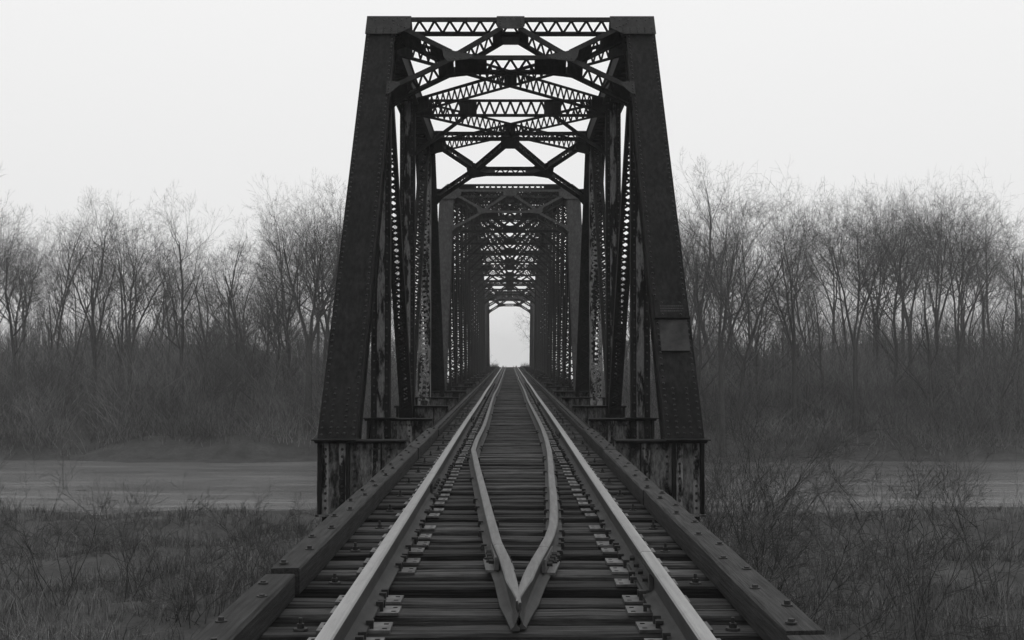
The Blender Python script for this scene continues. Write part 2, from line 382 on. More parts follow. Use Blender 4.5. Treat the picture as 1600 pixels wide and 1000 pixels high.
def truss_span(label, y0, pan, n, heights, near=False, poly=False):
    root = thing('truss_span', label, 'bridge', (0, y0, ZB - 1.1), 'truss spans of the railway bridge')
    yk = [y0 + pan * i for i in range(n + 1)]
    ht = {i: heights[i - 1] for i in range(1, n)}
    for sg in (-1, 1):
        x = TX * sg
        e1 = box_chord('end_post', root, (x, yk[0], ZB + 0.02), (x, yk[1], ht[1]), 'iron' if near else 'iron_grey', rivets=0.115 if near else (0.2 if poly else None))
        box_chord('end_post', root, (x, yk[n], ZB + 0.02), (x, yk[n - 1], ht[n - 1]), rivets=0.2 if near else None)
        for i in range(1, n - 1):
            box_chord('top_chord', root, (x, yk[i], ht[i]), (x, yk[i + 1], ht[i + 1]))
        for i in range(1, n):
            hanger = i in (1, n - 1)
            p, q = (x, yk[i], ZB - 0.6), (x, yk[i], ht[i] - 0.12)
            if (near and i < n - 1): h_post('hanger' if hanger else 'vertical_post', root, p, q, 0.34, 0.24, rivets=True)
            else: laced_box('hanger' if hanger else 'vertical_post', root, p, q, 0.34, 0.28, 'iron_peel' if near else 'iron', 0.3, near)
        for i in range(1, n // 2):                     # diagonals fall towards the middle
            for (a, b) in ((i, i + 1), (n - i, n - i - 1)):
                p, q = Vector((x, yk[b], ZB - 0.4)), Vector((x, yk[a], ht[a] - 0.25))
                laced_box('diagonal', root, p, q, 0.27, 0.22, 'iron', 0.3 if near else 0.45)
        bc = MB()
        for s2 in (-1, 1): bc.box(x + s2 * 0.2 - 0.012, x + s2 * 0.2 + 0.012, y0 + 0.05, yk[n] - 0.05, -0.98, -0.60)
        bc.build('bottom_chord', 'iron', root)
        st = MB(); sx_ = 0.76 * sg
        for k in range(n):
            a, b = yk[k] + 0.17, yk[k + 1] - 0.17
            st.box(sx_ - 0.01, sx_ + 0.01, a, b, -1.05, -0.42); st.box(sx_ - 0.12, sx_ + 0.12, a, b, -0.42, -0.40); st.box(sx_ - 0.12, sx_ + 0.12, a, b, -1.07, -1.05)
        st.build('stringer', 'iron', root)
    for i in range(n + 1): floor_beam(root, yk[i], first=(near and i <= 1))
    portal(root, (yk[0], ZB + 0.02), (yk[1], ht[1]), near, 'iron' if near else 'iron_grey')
    portal(root, (yk[n], ZB + 0.02), (yk[n - 1], ht[n - 1]), False)
    # top struts with sway bracing
    for i in range(2, n - 1):
        z = ht[i] - (0.53 if not poly else 0.25)
        y = yk[i]
        laced_girder('top_strut', root, (-2.3, y, z), (2.3, y, z), Z, 0.38, 0.16, 0.024, 0.25, 0.4 if near else 0.8, 0.05, 'iron', 0, ((-1.24, -0.82), (0.82, 1.24)) if near else ())
        if poly:
            laced_girder('top_strut', root, (-2.3, y + 0.01, ht[i] - 0.06), (2.3, y + 0.01, ht[i] - 0.06), Y, 0.34, 0.05, 0.06, 0.3, 0.7, 0.045, 'iron_grey' if i == 2 else 'iron')
            zl = 6.62
            b = MB(); b.bar((-2.36, y, zl), (2.36, y, zl), 0.16, 0.11, Y); b.build('sway_strut', 'iron', root)
            zt = z - 0.2
            if zt - zl > 0.7:
                for sg in (-1, 1):
                    b = MB(); b.bar((sg * 0.06, y + 0.02 * sg, zl + 0.08), (sg * 2.3, y + 0.02 * sg, zt), 0.14, 0.13, Y); b.build('sway_brace', 'iron', root)
            if zt - zl > 0.7:
                for sg in (-1, 1):
                    b = MB(); b.bar((sg * 2.3, y + 0.16 + 0.02 * sg, zl + 0.05), (sg * -1.2, y + 0.16 + 0.02 * sg, zt), 0.1, 0.10, Y); b.build('sway_brace', 'iron', root)
            b = MB(); b.plate([(-0.4, y - 0.09, zl - 0.02), (0.4, y - 0.09, zl - 0.02), (0.26, y - 0.09, zl + 0.24), (-0.26, y - 0.09, zl + 0.24)], (0, 0.014, 0)); b.build('gusset_plate', 'iron', root)
            for sg in (-1, 1):
                b = MB(); b.bar((sg * 2.34, y, zl - 1.0), (sg * 1.3, y, zl), 0.1, 0.10, Y); b.build('sway_knee', 'iron', root)
        else:
            for sg in (-1, 1):
                b = MB(); b.bar((sg * 2.36, y, z - 1.15), (sg * 1.02, y, z - 0.15), 0.08, 0.08, Y); b.build('sway_knee', 'iron', root)
    # top lateral crosses
    for i in range(1, n - 1):
        za, zb = ht[i] - 0.50, ht[i + 1] - 0.50
        for sg in (-1, 1):
            p, q = Vector((-2.3 * sg, yk[i] + 0.12, za)), Vector((2.3 * sg, yk[i + 1] - 0.12, zb))
            laced_girder('lateral_brace', root, p, q, Z, 0.33 + 0.006 * sg, 0.10, 0.02, 0.23 if near else 0.24, 0.55 if near else 0.7, 0.046 if near else 0.06, 'iron', 0.42 if near else 0.6)
    return root
near_span = truss_span('nearest truss span, dark riveted end posts framing the whole view', 17.5, 6.0, 4, [7.67] * 3, near=True)
main_span = truss_span('long middle truss span with the taller arched top chord seen through the nearest portal', 42.1, 5.9, 12,
                       [7.67, 8.75, 9.4, 9.8, 10.0, 10.1, 10.0, 9.8, 9.4, 8.75, 7.67], poly=True)
far_span = truss_span('farthest truss span framing the small bright opening at the end of the track', 113.3, 5.9, 4, [7.67] * 3)

# plates on the right end post of the nearest span
A_, B_ = Vector((TX, 17.5, ZB + 0.02)), Vector((TX, 23.5, 7.67)); u_ = (B_ - A_).normalized(); n_ = X.cross(u_); n_ = n_ if n_.z > 0 else -n_
post = [o for o in near_span.children if o.name.startswith('end_post')][2]
def on_post(x, s, d): return A_ + u_ * s + X * x + n_ * d
sp = MB(); sp.plate([on_post(-0.215, 1.57, 0.016), on_post(0.225, 1.57, 0.016), on_post(0.225, 2.18, 0.016), on_post(-0.215, 2.18, 0.016)], n_ * 0.012)
o = sp.build('sign_plate', 'sign', post); o['label'] = 'blank grey metal plate on the right end post'
sp = MB(); sp.plate([on_post(-0.25, 2.22, 0.015), on_post(0.25, 2.22, 0.015), on_post(0.25, 2.58, 0.015), on_post(-0.25, 2.58, 0.015)], n_ * 0.02)
sp.plate([on_post(-0.275, 2.19, 0.016), on_post(0.275, 2.19, 0.016), on_post(0.275, 2.21, 0.016), on_post(-0.275, 2.21, 0.016)], n_ * 0.05)
o = sp.build('builder_plate', 'iron', post); o['label'] = 'dark cast plate above the blank plate, lettering worn away'
rv = MB()
for x in (-0.14, 0.14):
    for s_ in (2.28, 2.52): rv.rivet(on_post(x, s_, 0.035), n_, 0.02, 0.015)
for s_ in (2.35, 2.40, 2.45):
    k = -0.17
    while k < 0.17:
        l_ = random.uniform(0.012, 0.03); rv.plate([on_post(k, s_ - 0.012, 0.035), on_post(k + l_, s_ - 0.012, 0.035), on_post(k + l_, s_ + 0.012, 0.035), on_post(k, s_ + 0.012, 0.035)], n_ * 0.003); k += l_ + 0.012
rv.build('bolts', 'rivet', o, kind='stuff')

# bridge piers
def pier(y, ztop, label, half=2.75, dep=0.8, zb=-8.0, front=0.0):
    root = thing('bridge_pier', label, 'pier', (0, y, zb), 'piers under the truss spans')
    mb = MB()
    def ring(z, h, d): return [(-h, y - d, z), (-h + d * 0.4, y - d - d * 0.4, z), (h - d * 0.4, y - d - d * 0.4, z), (h, y - d, z), (h, y + d, z), (h - d * 0.4, y + d * 1.4, z), (-h + d * 0.4, y + d * 1.4, z), (-h, y + d, z)]
    a, b = ring(zb, half + 0.35, dep + 0.3), ring(ztop - 0.35, half - 0.12, dep)
    mb.add(a + b, [tuple(range(8, 16))] + [(i, (i + 1) % 8, 8 + (i + 1) % 8, 8 + i) for i in range(8)])
    mb.build('shaft', 'concrete', root)
    c = MB(); a, b = ring(ztop - 0.348, half, dep + 0.1), ring(ztop, half, dep + 0.1)
    c.add(a + b, [tuple(range(7, -1, -1)), tuple(range(8, 16))] + [(i, (i + 1) % 8, 8 + (i + 1) % 8, 8 + i) for i in range(8)])
    c.build('cap', 'concrete', root)
    return root
def bearings(root, ys):
    for y in ys:
        for sg in (-1, 1):
            b = MB(); x = TX * sg
            b.box(x - 0.24, x + 0.24, y - 0.2, y + 0.2, -1.50, -1.45); b.box(x - 0.2, x + 0.2, y - 0.04, y + 0.04, -1.45, -1.19)
            b.plate([(x - 0.19, y - 0.16, -1.45), (x - 0.19, y + 0.16, -1.45), (x - 0.19, y + 0.05, -1.19), (x - 0.19, y - 0.05, -1.19)], (0.02, 0, 0))
            b.plate([(x + 0.17, y - 0.16, -1.45), (x + 0.17, y + 0.16, -1.45), (x + 0.17, y + 0.05, -1.19), (x + 0.17, y - 0.05, -1.19)], (0.02, 0, 0))
            b.build('bearing', 'iron', root)
for yy, ys, lab in ((17.3, (17.5,), 'pier under the near end of the nearest truss span'), (41.8, (41.4, 42.2), 'pier between the nearest and the long middle span'),
                    (113.1, (112.8, 113.4), 'pier between the long middle span and the farthest span'), (137.0, (136.8,), 'pier under the far end of the farthest span')):
    pr = pier(yy, -1.50, lab, dep=0.55 if len(ys) == 1 else 0.9); bearings(pr, ys)

# ------------------------------------------------------------------ railway track
TR = thing('railway_track', 'single railway track on dark timber ties running straight through the bridge', 'railway track', (0, 0, -0.38))
T0 = Vector(TR.location)
RAIL = [(-0.070, -0.172), (0.070, -0.172), (0.070, -0.162), (0.022, -0.146), (0.009, -0.132), (0.009, -0.052), (0.034, -0.040), (0.036, -0.012), (0.030, -0.003), (0.018, 0.0), (-0.018, 0.0), (-0.030, -0.003), (-0.036, -0.012), (-0.034, -0.040), (-0.009, -0.052), (-0.009, -0.132), (-0.022, -0.146), (-0.070, -0.162)]
def sweep(mb, path, prof, topset, zoff=0.0, taper=0.0, cut=0):
    """path: list of (x, y, z); prof in (side, up)"""
    n = len(prof); k = len(path); vs = []
    for i, p in enumerate(path):
        a = Vector(path[max(0, i - 1)]); b = Vector(path[min(k - 1, i + 1)]); t = (b - a); t.z = 0; t.normalize(); s_ = Vector((t.y, -t.x, 0))
        k_ = min(1.0, (p[1] - path[0][1]) / taper) if taper else 1.0
        for (u, v) in prof:
            if k_ < 1 and v < -0.11: u *= 0.34 + 0.66 * k_
            if k_ < 1 and v > -0.05: u = u * (0.22 + 0.78 * k_) + cut * 0.022 * (1 - k_); v -= 0.012 * (1 - k_)
            vs.append(Vector(p) + s_ * u + Z * (v + zoff))
    o = len(mb.v); mb.v += [tuple(v) for v in vs]
    for i in range(k - 1):
        for j in range(n):
            j2 = (j + 1) % n
            mb.f.append((o + i * n + j, o + i * n + j2, o + (i + 1) * n + j2, o + (i + 1) * n + j)); mb.m.append(1 if j in topset else 0)
    mb.f.append(tuple(o + j for j in range(n - 1, -1, -1))); mb.m.append(0)
    mb.f.append(tuple(o + (k - 1) * n + j for j in range(n))); mb.m.append(0)
TOPS = {6, 7, 8, 9, 10, 11, 12}
TOPS = {7, 8, 9, 10, 11}
def joint_bar(parent, x, y, zc, half, bolts, mirror=1, prev=X):
    mb = MB(); mb.box(*sorted((x + mirror * 0.011, x + mirror * 0.034)), y - half, y + half, zc - 0.055, zc + 0.035)
    mb.box(*sorted((x + mirror * 0.034, x + mirror * 0.062)), y - half, y + half, zc - 0.072, zc - 0.05)
    o = mb.build('joint_bar', 'rail_side', parent); b = MB()
    for i in range(bolts):
        yy = y - half * 0.8 + i * (half * 1.6) / max(1, bolts - 1)
        b.cyl((x + mirror * 0.034, yy, zc - 0.005), (x + mirror * 0.062, yy, zc - 0.005), 0.017, 6)
    b.build('joint_bolts', 'spike', o, kind='stuff')
for sg, breaks in ((-1, (11.45, 23.3, 35.2)), (1, (6.9, 18.8, 30.7))):
    ys = []
    y = -1.5
    while y < 175: ys.append(y); y += 0.9 if y < 60 else 3.0
    segs = [-1.5] + list(breaks) + [175]
    for a, b in zip(segs, segs[1:]):
        pts = [a + 0.004] + [v for v in ys if a + 0.3 < v < b - 0.3] + [b - 0.004]
        path = [(sg * 0.7525 + 0.006 * math.sin(v * 0.31 + sg) * (1 if v < 100 else .3), v, track_z(v) + 0.003 * math.sin(v * 0.4 + 2 * sg)) for v in pts]
        mb = MB(); sweep(mb, path, RAIL, TOPS); ro = mb.build('rail', ['rail_side', 'rail_top'], TR)
        for m_ in (-1, 1):
            if b < 100: joint_bar(ro, sg * 0.7525 + 0.006 * math.sin(b * 0.31 + sg), b, -0.092, 0.42, 4, m_)
# inner guard rails, run together to a point in front of the bridge
GP = [(-0.036, -0.145)]
GUARD = [(u * 0.86, v * 0.84) for u, v in RAIL]
GL = [(5.70, 0.006), (6.0, -0.002), (6.4, -0.020), (6.9, -0.048), (7.55, -0.100), (8.8, -0.165), (10.1, -0.230), (12.5, -0.350), (14.9, -0.462), (16.5, -0.468), (20, -0.440), (26, -0.452), (31, -0.47), (37, -0.475), (42, -0.445), (49, -0.43), (59, -0.42)]
GR = [(5.74, 0.036), (6.0, 0.048), (6.25, 0.068), (6.6, 0.10), (7.0, 0.145), (7.4, 0.192), (7.75, 0.232), (8.3, 0.275), (8.9, 0.302), (10, 0.338), (11.1, 0.365), (12.8, 0.412), (14.7, 0.458), (17, 0.488), (20, 0.50), (25, 0.485), (32, 0.46), (40, 0.475), (49, 0.46), (59, 0.44)]
def smooth_path(tab, zoff, stiff=False):
    pts = []
    for i in range(len(tab) - 1):
        p0, p1, p2, p3 = tab[max(0, i - 1)], tab[i], tab[i + 1], tab[min(len(tab) - 1, i + 2)]
        for k in range(4):
            t = k / 4
            h = lambda a, b, c, d: 0.5 * (2 * b + (c - a) * t + (2 * a - 5 * b + 4 * c - d) * t * t + (3 * b - a - 3 * c + d) * t ** 3)
            if stiff and p1[0] < 15: pts.append((p1[1] + (p2[1] - p1[1]) * t, p1[0] + (p2[0] - p1[0]) * t, zoff)); continue
            pts.append((h(p0[1], p1[1], p2[1], p3[1]), p1[0] + (p2[0] - p1[0]) * t, zoff))
    y = tab[-1][0]; x = tab[-1][1]
    while y < 140:
        pts.append((x + 0.012 * math.sin(y * 0.5), y, zoff)); y += 2
    return pts
ZG = -0.172 + 0.145 - 0.002 - 0.008
for tab, sg in ((GL, -1), (GR, 1)):
    path = smooth_path(tab, ZG, sg < 0); cut = 7.30
    a = [p for p in path if p[1] < cut]; b = [p for p in path if p[1] >= cut]; a.append((b[0][0], b[0][1] - 0.006, b[0][2]))
    for k, pp in enumerate((a, b)):
        mb = MB(); sweep(mb, pp, GUARD, TOPS, 0.0, 0.55 if k == 0 else 0.0, -sg); go = mb.build('guard_rail', ['rail_side', 'guard_top'], TR)
        if k == 0: go['label'] = 'short end piece of guard rail meeting its mate in a point'
        if k == 1:
            sb = MB()
            for y_, x_ in tab:                            # spikes holding the base
                for q in range(2):
                    yy = y_ + random.uniform(-0.1, 0.1) + q * 0.5; 
                    near_p = min(pp, key=lambda v: abs(v[1] - yy))
                    for s2 in (-1, 1):
                        if 7.3 < yy < 40 and random.random() < 0.8:
                            xx = near_p[0] + s2 * 0.068; sb.box(xx - 0.012, xx + 0.012, yy - 0.012, yy + 0.012, -0.19, -0.158); sb.box(xx - 0.018 - 0.01 * s2, xx + 0.018 - 0.01 * s2, yy - 0.016, yy + 0.016, -0.158, -0.146)
            sb.build('spikes', 'spike', go, kind='stuff')
    # joint bars follow the bend at the break
    p1 = Vector(b[0]); p2 = Vector(b[2]); tdir = (p2 - p1).normalized(); side = Vector((tdir.y, -tdir.x, 0))
    for s2 in (-1, 1):
        mb = MB(); c = p1 + side * 0.024 * s2
        mb.bar(c - tdir * 0.26 - Z * 0.075, c + tdir * 0.26 - Z * 0.075, 0.024, 0.075, side)
        c2 = p1 + side * 0.06 * s2; mb.bar(c2 - tdir * 0.20 - Z * 0.128, c2 + tdir * 0.20 - Z * 0.128, 0.05, 0.014, side)
        jo = mb.build('joint_bar', 'guard_top', go); bb = MB()
        for k in (-0.17, -0.06, 0.06, 0.17): bb.cyl(p1 + tdir * k + side * 0.036 * s2 - Z * 0.075, p1 + tdir * k + side * 0.068 * s2 - Z * 0.075, 0.016, 6)
        bb.build('joint_bolts', 'spike', jo, kind='stuff')

# ties
TIE_TOP = -0.187
def tie_mesh(k):
    r = random.Random(100 + k); mb = MB(); hw = 0.094 * r.uniform(0.93, 1.05); hl = 1.335
    gx_ = r.uniform(-0.5, 0.5) * hw; gd = r.choice((0.006, 0.018, 0.03, 0.045)); gw = r.uniform(0.006, 0.02)
    st = [-hl, -hl + 0.015] + [(-hl + 0.1) + i * (2 * hl - 0.2) / 9 for i in range(10)] + [hl - 0.015, hl]
    rings = []; ph = r.uniform(0, 6); on0, on1 = sorted((r.uniform(-1.4, 1.4), r.uniform(-1.4, 1.4)))
    if on1 - on0 < 0.8: on0 -= 0.6; on1 += 0.6
    for i, x in enumerate(st):
        j = lambda s_: r.uniform(-s_, s_)
        e = 0.012 if i in (0, len(st) - 1) else 0
        g_ = gd if on0 < x < on1 else 0.001; gc = gx_ + 0.014 * math.sin(x * 2.1 + ph)
        zt = j(0.003)
        rings.append([(x, -hw + e, -0.2), (x, -hw + j(0.004) + e, -0.014 + j(0.003) - e), (x, -hw + 0.012 + j(0.004), zt - e - 0.001), (x, gc - gw, zt + j(0.002) - e), (x, gc, zt - g_ - e), (x, gc + gw, zt + j(0.002) - e), (x, hw - 0.012 + j(0.004), zt - 0.001 - e), (x, hw + j(0.004) - e, -0.014 + j(0.003) - e), (x, hw - e, -0.2)])
    n = 9; mb.v = [p for q in rings for p in q]
    for i in range(len(st) - 1):
        for q in range(n): mb.f.append((i * n + q, (i + 1) * n + q, (i + 1) * n + (q + 1) % n, i * n + (q + 1) % n))
    mb.f.append(tuple(range(n))); mb.f.append(tuple((len(st) - 1) * n + q for q in range(n - 1, -1, -1))); mb.m = [0] * len(mb.f)
    return mb.mesh('tie', 'wood')
TIES = [tie_mesh(k) for k in range(24)]
def plate_mb(mb, cx, cy, cz, s):
    mb.box(cx - 0.175, cx + 0.175, cy - 0.085, cy + 0.085, cz - 0.012, cz)
def plate_mesh(k):
    """tie plate seen from above with the square spike holes let in and two spikes against the rail base"""
    r = random.Random(k); mb = MB(); xs = [-0.172, -0.155, -0.132, -0.100, -0.082, 0.082, 0.100, 0.132, 0.155, 0.172]; yv = [-0.088, -0.06, -0.035, 0.035, 0.06, 0.088]
    idx = {}
    for i, x in enumerate(xs):
        for j, y_ in enumerate(yv): idx[i, j] = len(mb.v); mb.v.append((x, y_, 0))
    for i in range(len(xs) - 1):
        for j in range(len(yv) - 1):
            if (i in (1, 7)) and (j in (1, 3)): continue          # punched holes
            mb.f.append((idx[i, j], idx[i + 1, j], idx[i + 1, j + 1], idx[i, j + 1])); mb.m.append(0)
    o = len(mb.v); x0, x1, y0, y1 = xs[0], xs[-1], yv[0], yv[-1]
    mb.v += [(x0, y0, 0), (x1, y0, 0), (x1, y1, 0), (x0, y1, 0), (x0, y0, -0.014), (x1, y0, -0.014), (x1, y1, -0.014), (x0, y1, -0.014)]
    for q in range(4): mb.f.append((o + q, o + 4 + q, o + 4 + (q + 1) % 4, o + (q + 1) % 4)); mb.m.append(0)
    for sx_ in (-1, 1):
        for sy in ((-0.047, 0.047) if r.random() < 0.4 else (r.choice((-0.047, 0.047)),)):
            rise = r.choice((0.006, 0.01, 0.02)); x = sx_ * 0.083
            mb.box(x - 0.009, x + 0.009, sy - 0.009, sy + 0.009, -0.004, 0.015 + rise, 1)
            mb.box(x - 0.018 - 0.008 * sx_, x + 0.018 - 0.008 * sx_, sy - 0.016, sy + 0.016, 0.015 + rise, 0.03 + rise, 1)
    return mb.mesh('tie_plate', ['plate', 'spike'])
PLATES = [plate_mesh(k) for k in range(6)]
bm_ = MB(); bm_.cyl((0, 0, 0), (0, 0, 0.012), 0.055, 10, 0.05); bm_.cyl((0, 0, 0.012), (0, 0, 0.045), 0.028, 6); bm_.cyl((0, 0, 0.045), (0, 0, 0.085), 0.014, 8)
BOLT = bm_.mesh('bolt', 'spike')
ty = [4.05, 4.4, 4.75, 5.1, 5.45, 5.79, 6.22, 6.47, 6.92, 7.33, 7.67, 8.03, 8.39, 8.75, 9.1, 9.45, 9.8, 10.24, 10.6]
skip = {(6.92, -1), (9.45, -1), (9.45, 1)}
y = 10.96
while y < 139: ty.append(y); y += 0.355 + random.uniform(-0.035, 0.035)
ty = [-0.9 + 0.36 * i for i in range(13)] + [v for v in ty]
stuffT = MB(); stuffP = MB(); nt_ = 0; bolt_n = 0
for i, y in enumerate(ty):
    if y < 3.3: 
        m0 = None
    if nt_ < 298:
        o = link_mesh('tie', TIES[(i * 7 + (i // 24)) % 24], TR, (random.uniform(-0.03, 0.03), y, TIE_TOP + random.uniform(-0.016, 0.0) - T0.z), R(random.uniform(-1.0, 1.0)) + (math.pi if random.random() < 0.5 else 0)); nt_ += 1
        if 3.5 < y < 55:
            for sg in (-1, 1):
                if (round(y, 2), sg) in skip: continue
                flip = o.rotation_euler.z > 1
                px = sg * 0.7525 + random.uniform(-0.008, 0.008) - o.location.x
                link_mesh('tie_plate', PLATES[(i * 7 + sg) % 6], o, ((-px if flip else px), random.uniform(-0.01, 0.01), 0.0145), math.pi if flip else 0)
            if i % 3 == 0 and y < 32:
                for sg in (-1, 1): link_mesh('bolt', BOLT, o, (sg * 1.02, random.uniform(-0.02, 0.02), 0.002), 0, (0.66, 0.66, 0.66))
    else:
        stuffT.box(-1.33, 1.33, y - 0.1, y + 0.1, TIE_TOP - 0.2, TIE_TOP)
    if y >= 55:
        for sg in (-1, 1): plate_mb(stuffP, sg * 0.7525, y, TIE_TOP + 0.013, sg)
stuffT.build('far_ties', 'wood', TR, kind='stuff'); stuffP.build('far_tie_plates', 'plate', TR, kind='stuff')
# outer guard timbers
def timber(x0, x1, y0, y1, zt, bolts, seed, dx=0.0):
    r = random.Random(seed); mb = MB(); n = max(2, int((y1 - y0) / 0.5)); rings = []
    for i in range(n + 1):
        y_ = y0 + (y1 - y0) * i / n; j = lambda s_: r.uniform(-s_, s_); e = 0.006 if i in (0, n) else 0
        ox = dx * (1 - i / n)
        rings.append([(x0 + ox + e, y_, -0.19), (x0 + ox + j(0.003) + e, y_, zt - 0.012 + j(0.003)), (x0 + ox + 0.014 + j(0.004), y_, zt + j(0.003) - e), (x1 + ox - 0.014 + j(0.004), y_, zt + j(0.003) - e), (x1 + ox + j(0.003) - e, y_, zt - 0.012 + j(0.003)), (x1 + ox - e, y_, -0.19)])
    mb.v = [p for q in rings for p in q]
    for i in range(n):
        for q in range(6): mb.f.append((i * 6 + q, (i + 1) * 6 + q, (i + 1) * 6 + (q + 1) % 6, i * 6 + (q + 1) % 6))
    mb.f.append(tuple(range(6))); mb.f.append(tuple(n * 6 + q for q in range(5, -1, -1))); mb.m = [0] * len(mb.f)
    o = mb.build('guard_timber', 'timber', TR); b = MB(); y_ = y0 + 0.12; k = 0
    while y_ < y1 - 0.05:
        ox = dx * (1 - (y_ - y0) / (y1 - y0))
        for xx in (((x0 + x1) / 2 + (0.035 if k % 2 else -0.03),) if bolts == 1 else (x0 + 0.03, x1 - 0.03)):
            h = r.uniform(0.015, 0.035); b.cyl((xx + ox, y_, zt), (xx + ox, y_, zt + 0.006), 0.027, 8); b.cyl((xx + ox, y_, zt + 0.006), (xx + ox, y_, zt + h * .8), 0.015, 6)
        y_ += r.uniform(0.34, 0.6) if bolts == 1 else r.uniform(0.28, 0.36); k += 1
    b.build('timber_bolts', 'spike', o, kind='stuff')
    return o
timber(-1.335, -1.165, -0.9, 6.55, -0.062, 1, 1, -0.02)
timber(-1.322, -1.152, 6.62, 11.0, -0.042, 1, 2, 0.0)
timber(-1.326, -1.156, 11.02, 15.2, -0.046, 1, 3)
timber(-1.322, -1.150, 15.23, 19.4, -0.040, 1, 4)
timber(1.125, 1.300, -0.9, 5.1, -0.055, 1, 5, 0.01)
timber(1.130, 1.305, 5.13, 10.5, -0.045, 1, 6)
timber(1.124, 1.296, 10.53, 15.0, -0.048, 1, 7)
timber(1.132, 1.304, 15.02, 19.3, -0.042, 1, 8)
for sg in (-1, 1):
    y = 19.6; k = 0
    while y < 134:
        L = 6.9; a, b = sorted((sg * 1.15, sg * 1.33)); timber(a, b, y, y + L - 0.03, -0.085, 2, 50 + k + 40 * sg); y += L; k += 1
# approach stringers and bents under the near track
for sg in (-1, 1):
    mb = MB(); mb.box(sg * 0.76 - 0.2, sg * 0.76 + 0.2, -1.4, 17.0, -0.86, -0.392); mb.build('approach_stringer', 'timber', TR)
for yb in (1.0, 5.4, 9.8, 14.2):
    bt = thing('trestle_bent', {1.0: 'timber trestle bent below the camera under the track', 5.4: 'timber trestle bent under the guard rail point', 9.8: 'timber trestle bent under the middle of the approach', 14.2: 'timber trestle bent just before the truss span'}[yb], 'trestle', (0, yb, -3.2), 'bents under the approach')
    mb = MB(); mb.box(-1.45, 1.45, yb - 0.16, yb + 0.16, -1.2, -0.862); mb.build('cap', 'timber', bt)
    for x in (-1.15, -0.4, 0.4, 1.15):
        mb = MB(); mb.cyl((x * 1.1, yb, -3.6), (x, yb, -1.2), 0.16, 10); mb.build('post', 'timber', bt)

# ------------------------------------------------------------------ bare trees
def branch_mesh(mb, pts, rads, k):
    base = len(mb.v)
    for i, p in enumerate(pts):
        a = pts[max(0, i - 1)]; b = pts[min(len(pts) - 1, i + 1)]; t = (b - a)
        if t.length < 1e-6: t = Z.copy()
        t.normalize(); u = t.orthogonal().normalized(); v = t.cross(u)
        for j in range(k):
            an = j * 2 * math.pi / k; mb.v.append(tuple(p + (u * math.cos(an) + v * math.sin(an)) * rads[i]))
    for i in range(len(pts) - 1):
        for j in range(k):
            mb.f.append((base + i * k + j, base + i * k + (j + 1) % k, base + (i + 1) * k + (j + 1) % k, base + (i + 1) * k + j)); mb.m.append(0)
def tree_meshes(seed, H, r0, spread=0.55, dens=1.0, fork=False, low=0.3):
    r = random.Random(seed); tr, cr = MB(), MB()
    def rdir(d, ang):
        u = d.orthogonal().normalized(); v = d.cross(u); a = r.uniform(0, 2 * math.pi)
        return (d * math.cos(ang) + (u * math.cos(a) + v * math.sin(a)) * math.sin(ang)).normalized()
    def grow(p, d, L, rad, lev):
        n = (9, 6, 5, 3, 2)[lev]; pts, rads = [p.copy()], [rad]; dirs = [d.copy()]
        wob = (0.08, 0.15, 0.16, 0.15, 0.16)[lev]
        for i in range(n):
            d = (d + Vector((r.gauss(0, wob), r.gauss(0, wob), r.gauss(0, wob) * 0.6 + (0.10 if lev in (1, 2) else 0.03)))).normalized()
            p = p + d * (L / n); pts.append(p.copy()); dirs.append(d.copy()); rads.append(max(0.0045, rad * (1 - (i + 1) / n * (0.72 if lev == 0 else 0.8))))
        if lev == 0: branch_mesh(tr, pts, rads, 8)
        else: branch_mesh(cr, pts, rads, 5 if lev == 1 else 3)
        if lev >= 4: return
        cnt = (15, 7, 6, 4)[lev]; cnt = max(2, int(round(cnt * dens * (1 if lev == 0 else min(1.2, 0.5 + L / (H * (0.3, 0.3, 0.16, 0.09)[lev]) * 0.5)))))
        for c in range(cnt):
            t = r.uniform(low if lev == 0 else 0.22, 1.0) if c else 1.0
            fi = t * n; i = min(n - 1, int(fi)); q = pts[i].lerp(pts[i + 1], fi - i); rr = rads[i] + (rads[i + 1] - rads[i]) * (fi - i)
            ang = r.uniform(0.4, 0.95) * (spread / 0.55) if c else r.uniform(0.1, 0.35)
            Lc = L * ((0.42, 0.5, 0.48, 0.5)[lev]) * r.uniform(0.7, 1.2) * (1.15 - 0.55 * (t if lev == 0 else t * 0.6))
            if lev == 0: Lc = H * 0.40 * r.uniform(0.7, 1.15) * (1.2 - 0.75 * t) + H * 0.05
            grow(q, rdir(dirs[i + 1], ang), Lc, max(0.006, rr * r.uniform(0.42, 0.62)), lev + 1)
    d0 = Vector((r.gauss(0, 0.05), r.gauss(0, 0.05), 1)).normalized()
    if fork:
        hs = H * 0.42; pts = [Vector((0, 0, -0.4)), Vector((0.05, 0, hs * 0.4)), Vector((0.1, 0.02, hs))]
        branch_mesh(tr, pts, [r0 * 1.3, r0, r0 * 0.85], 8)
        for a in (-0.22, 0.2, 0.02): grow(Vector((0.1, 0.02, hs - 0.2)), Vector((a, r.gauss(0, 0.1), 1)).normalized(), H * r.uniform(0.5, 0.6), r0 * 0.6, 0)
    else: grow(Vector((0, 0, -0.4)), d0, H, r0, 0)
    return tr.mesh('trunk', 'bark'), cr.mesh('crown', 'twig')
